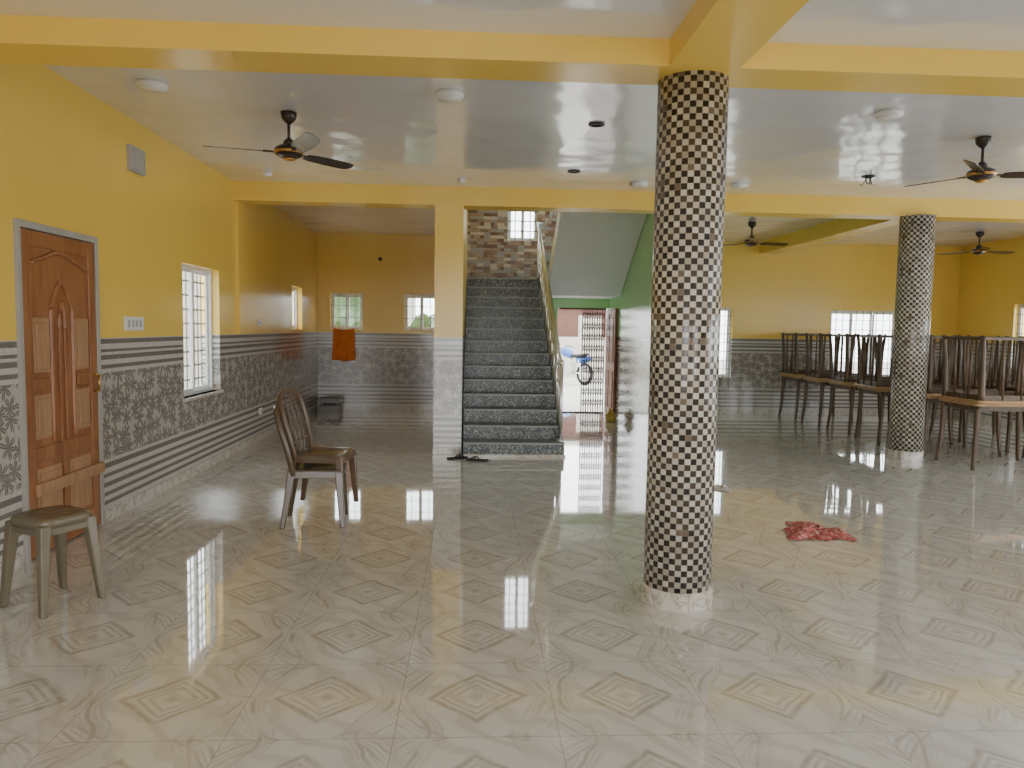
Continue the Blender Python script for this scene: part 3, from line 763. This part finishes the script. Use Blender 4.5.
for cx in (-.62,.62):
    bm=BM(); ring(bm,cx,.31,.27,.045); w_=mk("wheel",bm,M_RUB,mb,smooth=True)
    bm=BM(); ring(bm,cx,.31,.215,.012)
    for i in range(8): t=i*math.pi/4; tube(bm,[(cx,0,.31),(cx+.21*math.cos(t),0,.31+.21*math.sin(t))],.006,5)
    mk("rim",bm,M_STEEL,w_)
bm=BM(); tube(bm,catmull([(.30,0,.86),(.18,0,.90),(0,0,.84),(-.12,0,.76)],5),[.06,.09,.11,.125,.135,.14,.14,.135,.13,.125,.12,.11,.10,.09,.08,.06],12); mk("fuel_tank",bm,M_BLUE,mb,smooth=True)
bm=BM(); tube(bm,catmull([(-.12,0,.80),(-.40,0,.80),(-.72,0,.86)],5),[.09,.1,.11,.115,.12,.12,.115,.11,.10,.09,.06],10,flat=.5); mk("seat",bm,M_RUB,mb,smooth=True)
bm=BM(); tube(bm,catmull([(-.35,0,.68),(-.60,0,.70),(-.85,0,.74)],5),[.09]*6+[.08]*3+[.05,.04],10); mk("tail_panel",bm,M_BLUE,mb,smooth=True)
bm=BM(); box(bm,(-.2,-.12,.28),(.2,.12,.62)); mk("engine",bm,M_BOX,mb,bevel=.03)
bm=BM()
for s in (-1,1): tube(bm,[(.62,s*.08,.31),(.36,s*.08,.95)],.02,8); tube(bm,[(-.62,s*.08,.31),(-.2,s*.08,.35)],.02,8); tube(bm,[(-.62,s*.1,.33),(-.45,s*.1,.7)],.02,8)
mk("fork",bm,M_STEEL,mb,smooth=True)
bm=BM(); tube(bm,catmull([(.22,-.36,1.02),(.32,-.18,1.06),(.36,0,.98),(.32,.18,1.06),(.22,.36,1.02)],5),.014,8); mk("handlebar",bm,M_BLK,mb,smooth=True)
bm=BM(); bmesh.ops.create_uvsphere(bm,u_segments=16,v_segments=10,radius=.09); mk("headlamp",bm,M_STEEL,mb,smooth=True,loc=(.46,0,.90))
bm=BM(); tube(bm,catmull([(.36,0,.55),(.50,0,.66),(.66,0,.66),(.85,0,.55)],5),.06,8,flat=.35); mk("mudguard",bm,M_BLUE,mb,smooth=True)

# ------------------------------------------------------------------ WORLD
w=bpy.data.worlds.new("sky"); SC.world=w; w.use_nodes=True
bg=w.node_tree.nodes["Background"]; bg.inputs[0].default_value=(.94,.97,1.0,1); bg.inputs[1].default_value=9.6

# ------------------------------------------------------------------ CAMERA
yaw,pit,rol,f=0.05221,0.07438,0.01564,747.8
F=Vector((math.sin(yaw)*math.cos(pit),math.cos(yaw)*math.cos(pit),-math.sin(pit)))
R0=Vector((math.cos(yaw),-math.sin(yaw),0)); U0=R0.cross(F)
R=R0*math.cos(rol)+U0*math.sin(rol); U=U0*math.cos(rol)-R0*math.sin(rol)
cd=bpy.data.cameras.new("camera"); cd.sensor_width=36; cd.lens=f/1024*36; cd.clip_start=.05; cd.clip_end=200
co=bpy.data.objects.new("camera",cd); link(co)
co.matrix_world=Matrix(((R.x,U.x,-F.x,0),(R.y,U.y,-F.y,0),(R.z,U.z,-F.z,1.5),(0,0,0,1)))
SC.camera=co
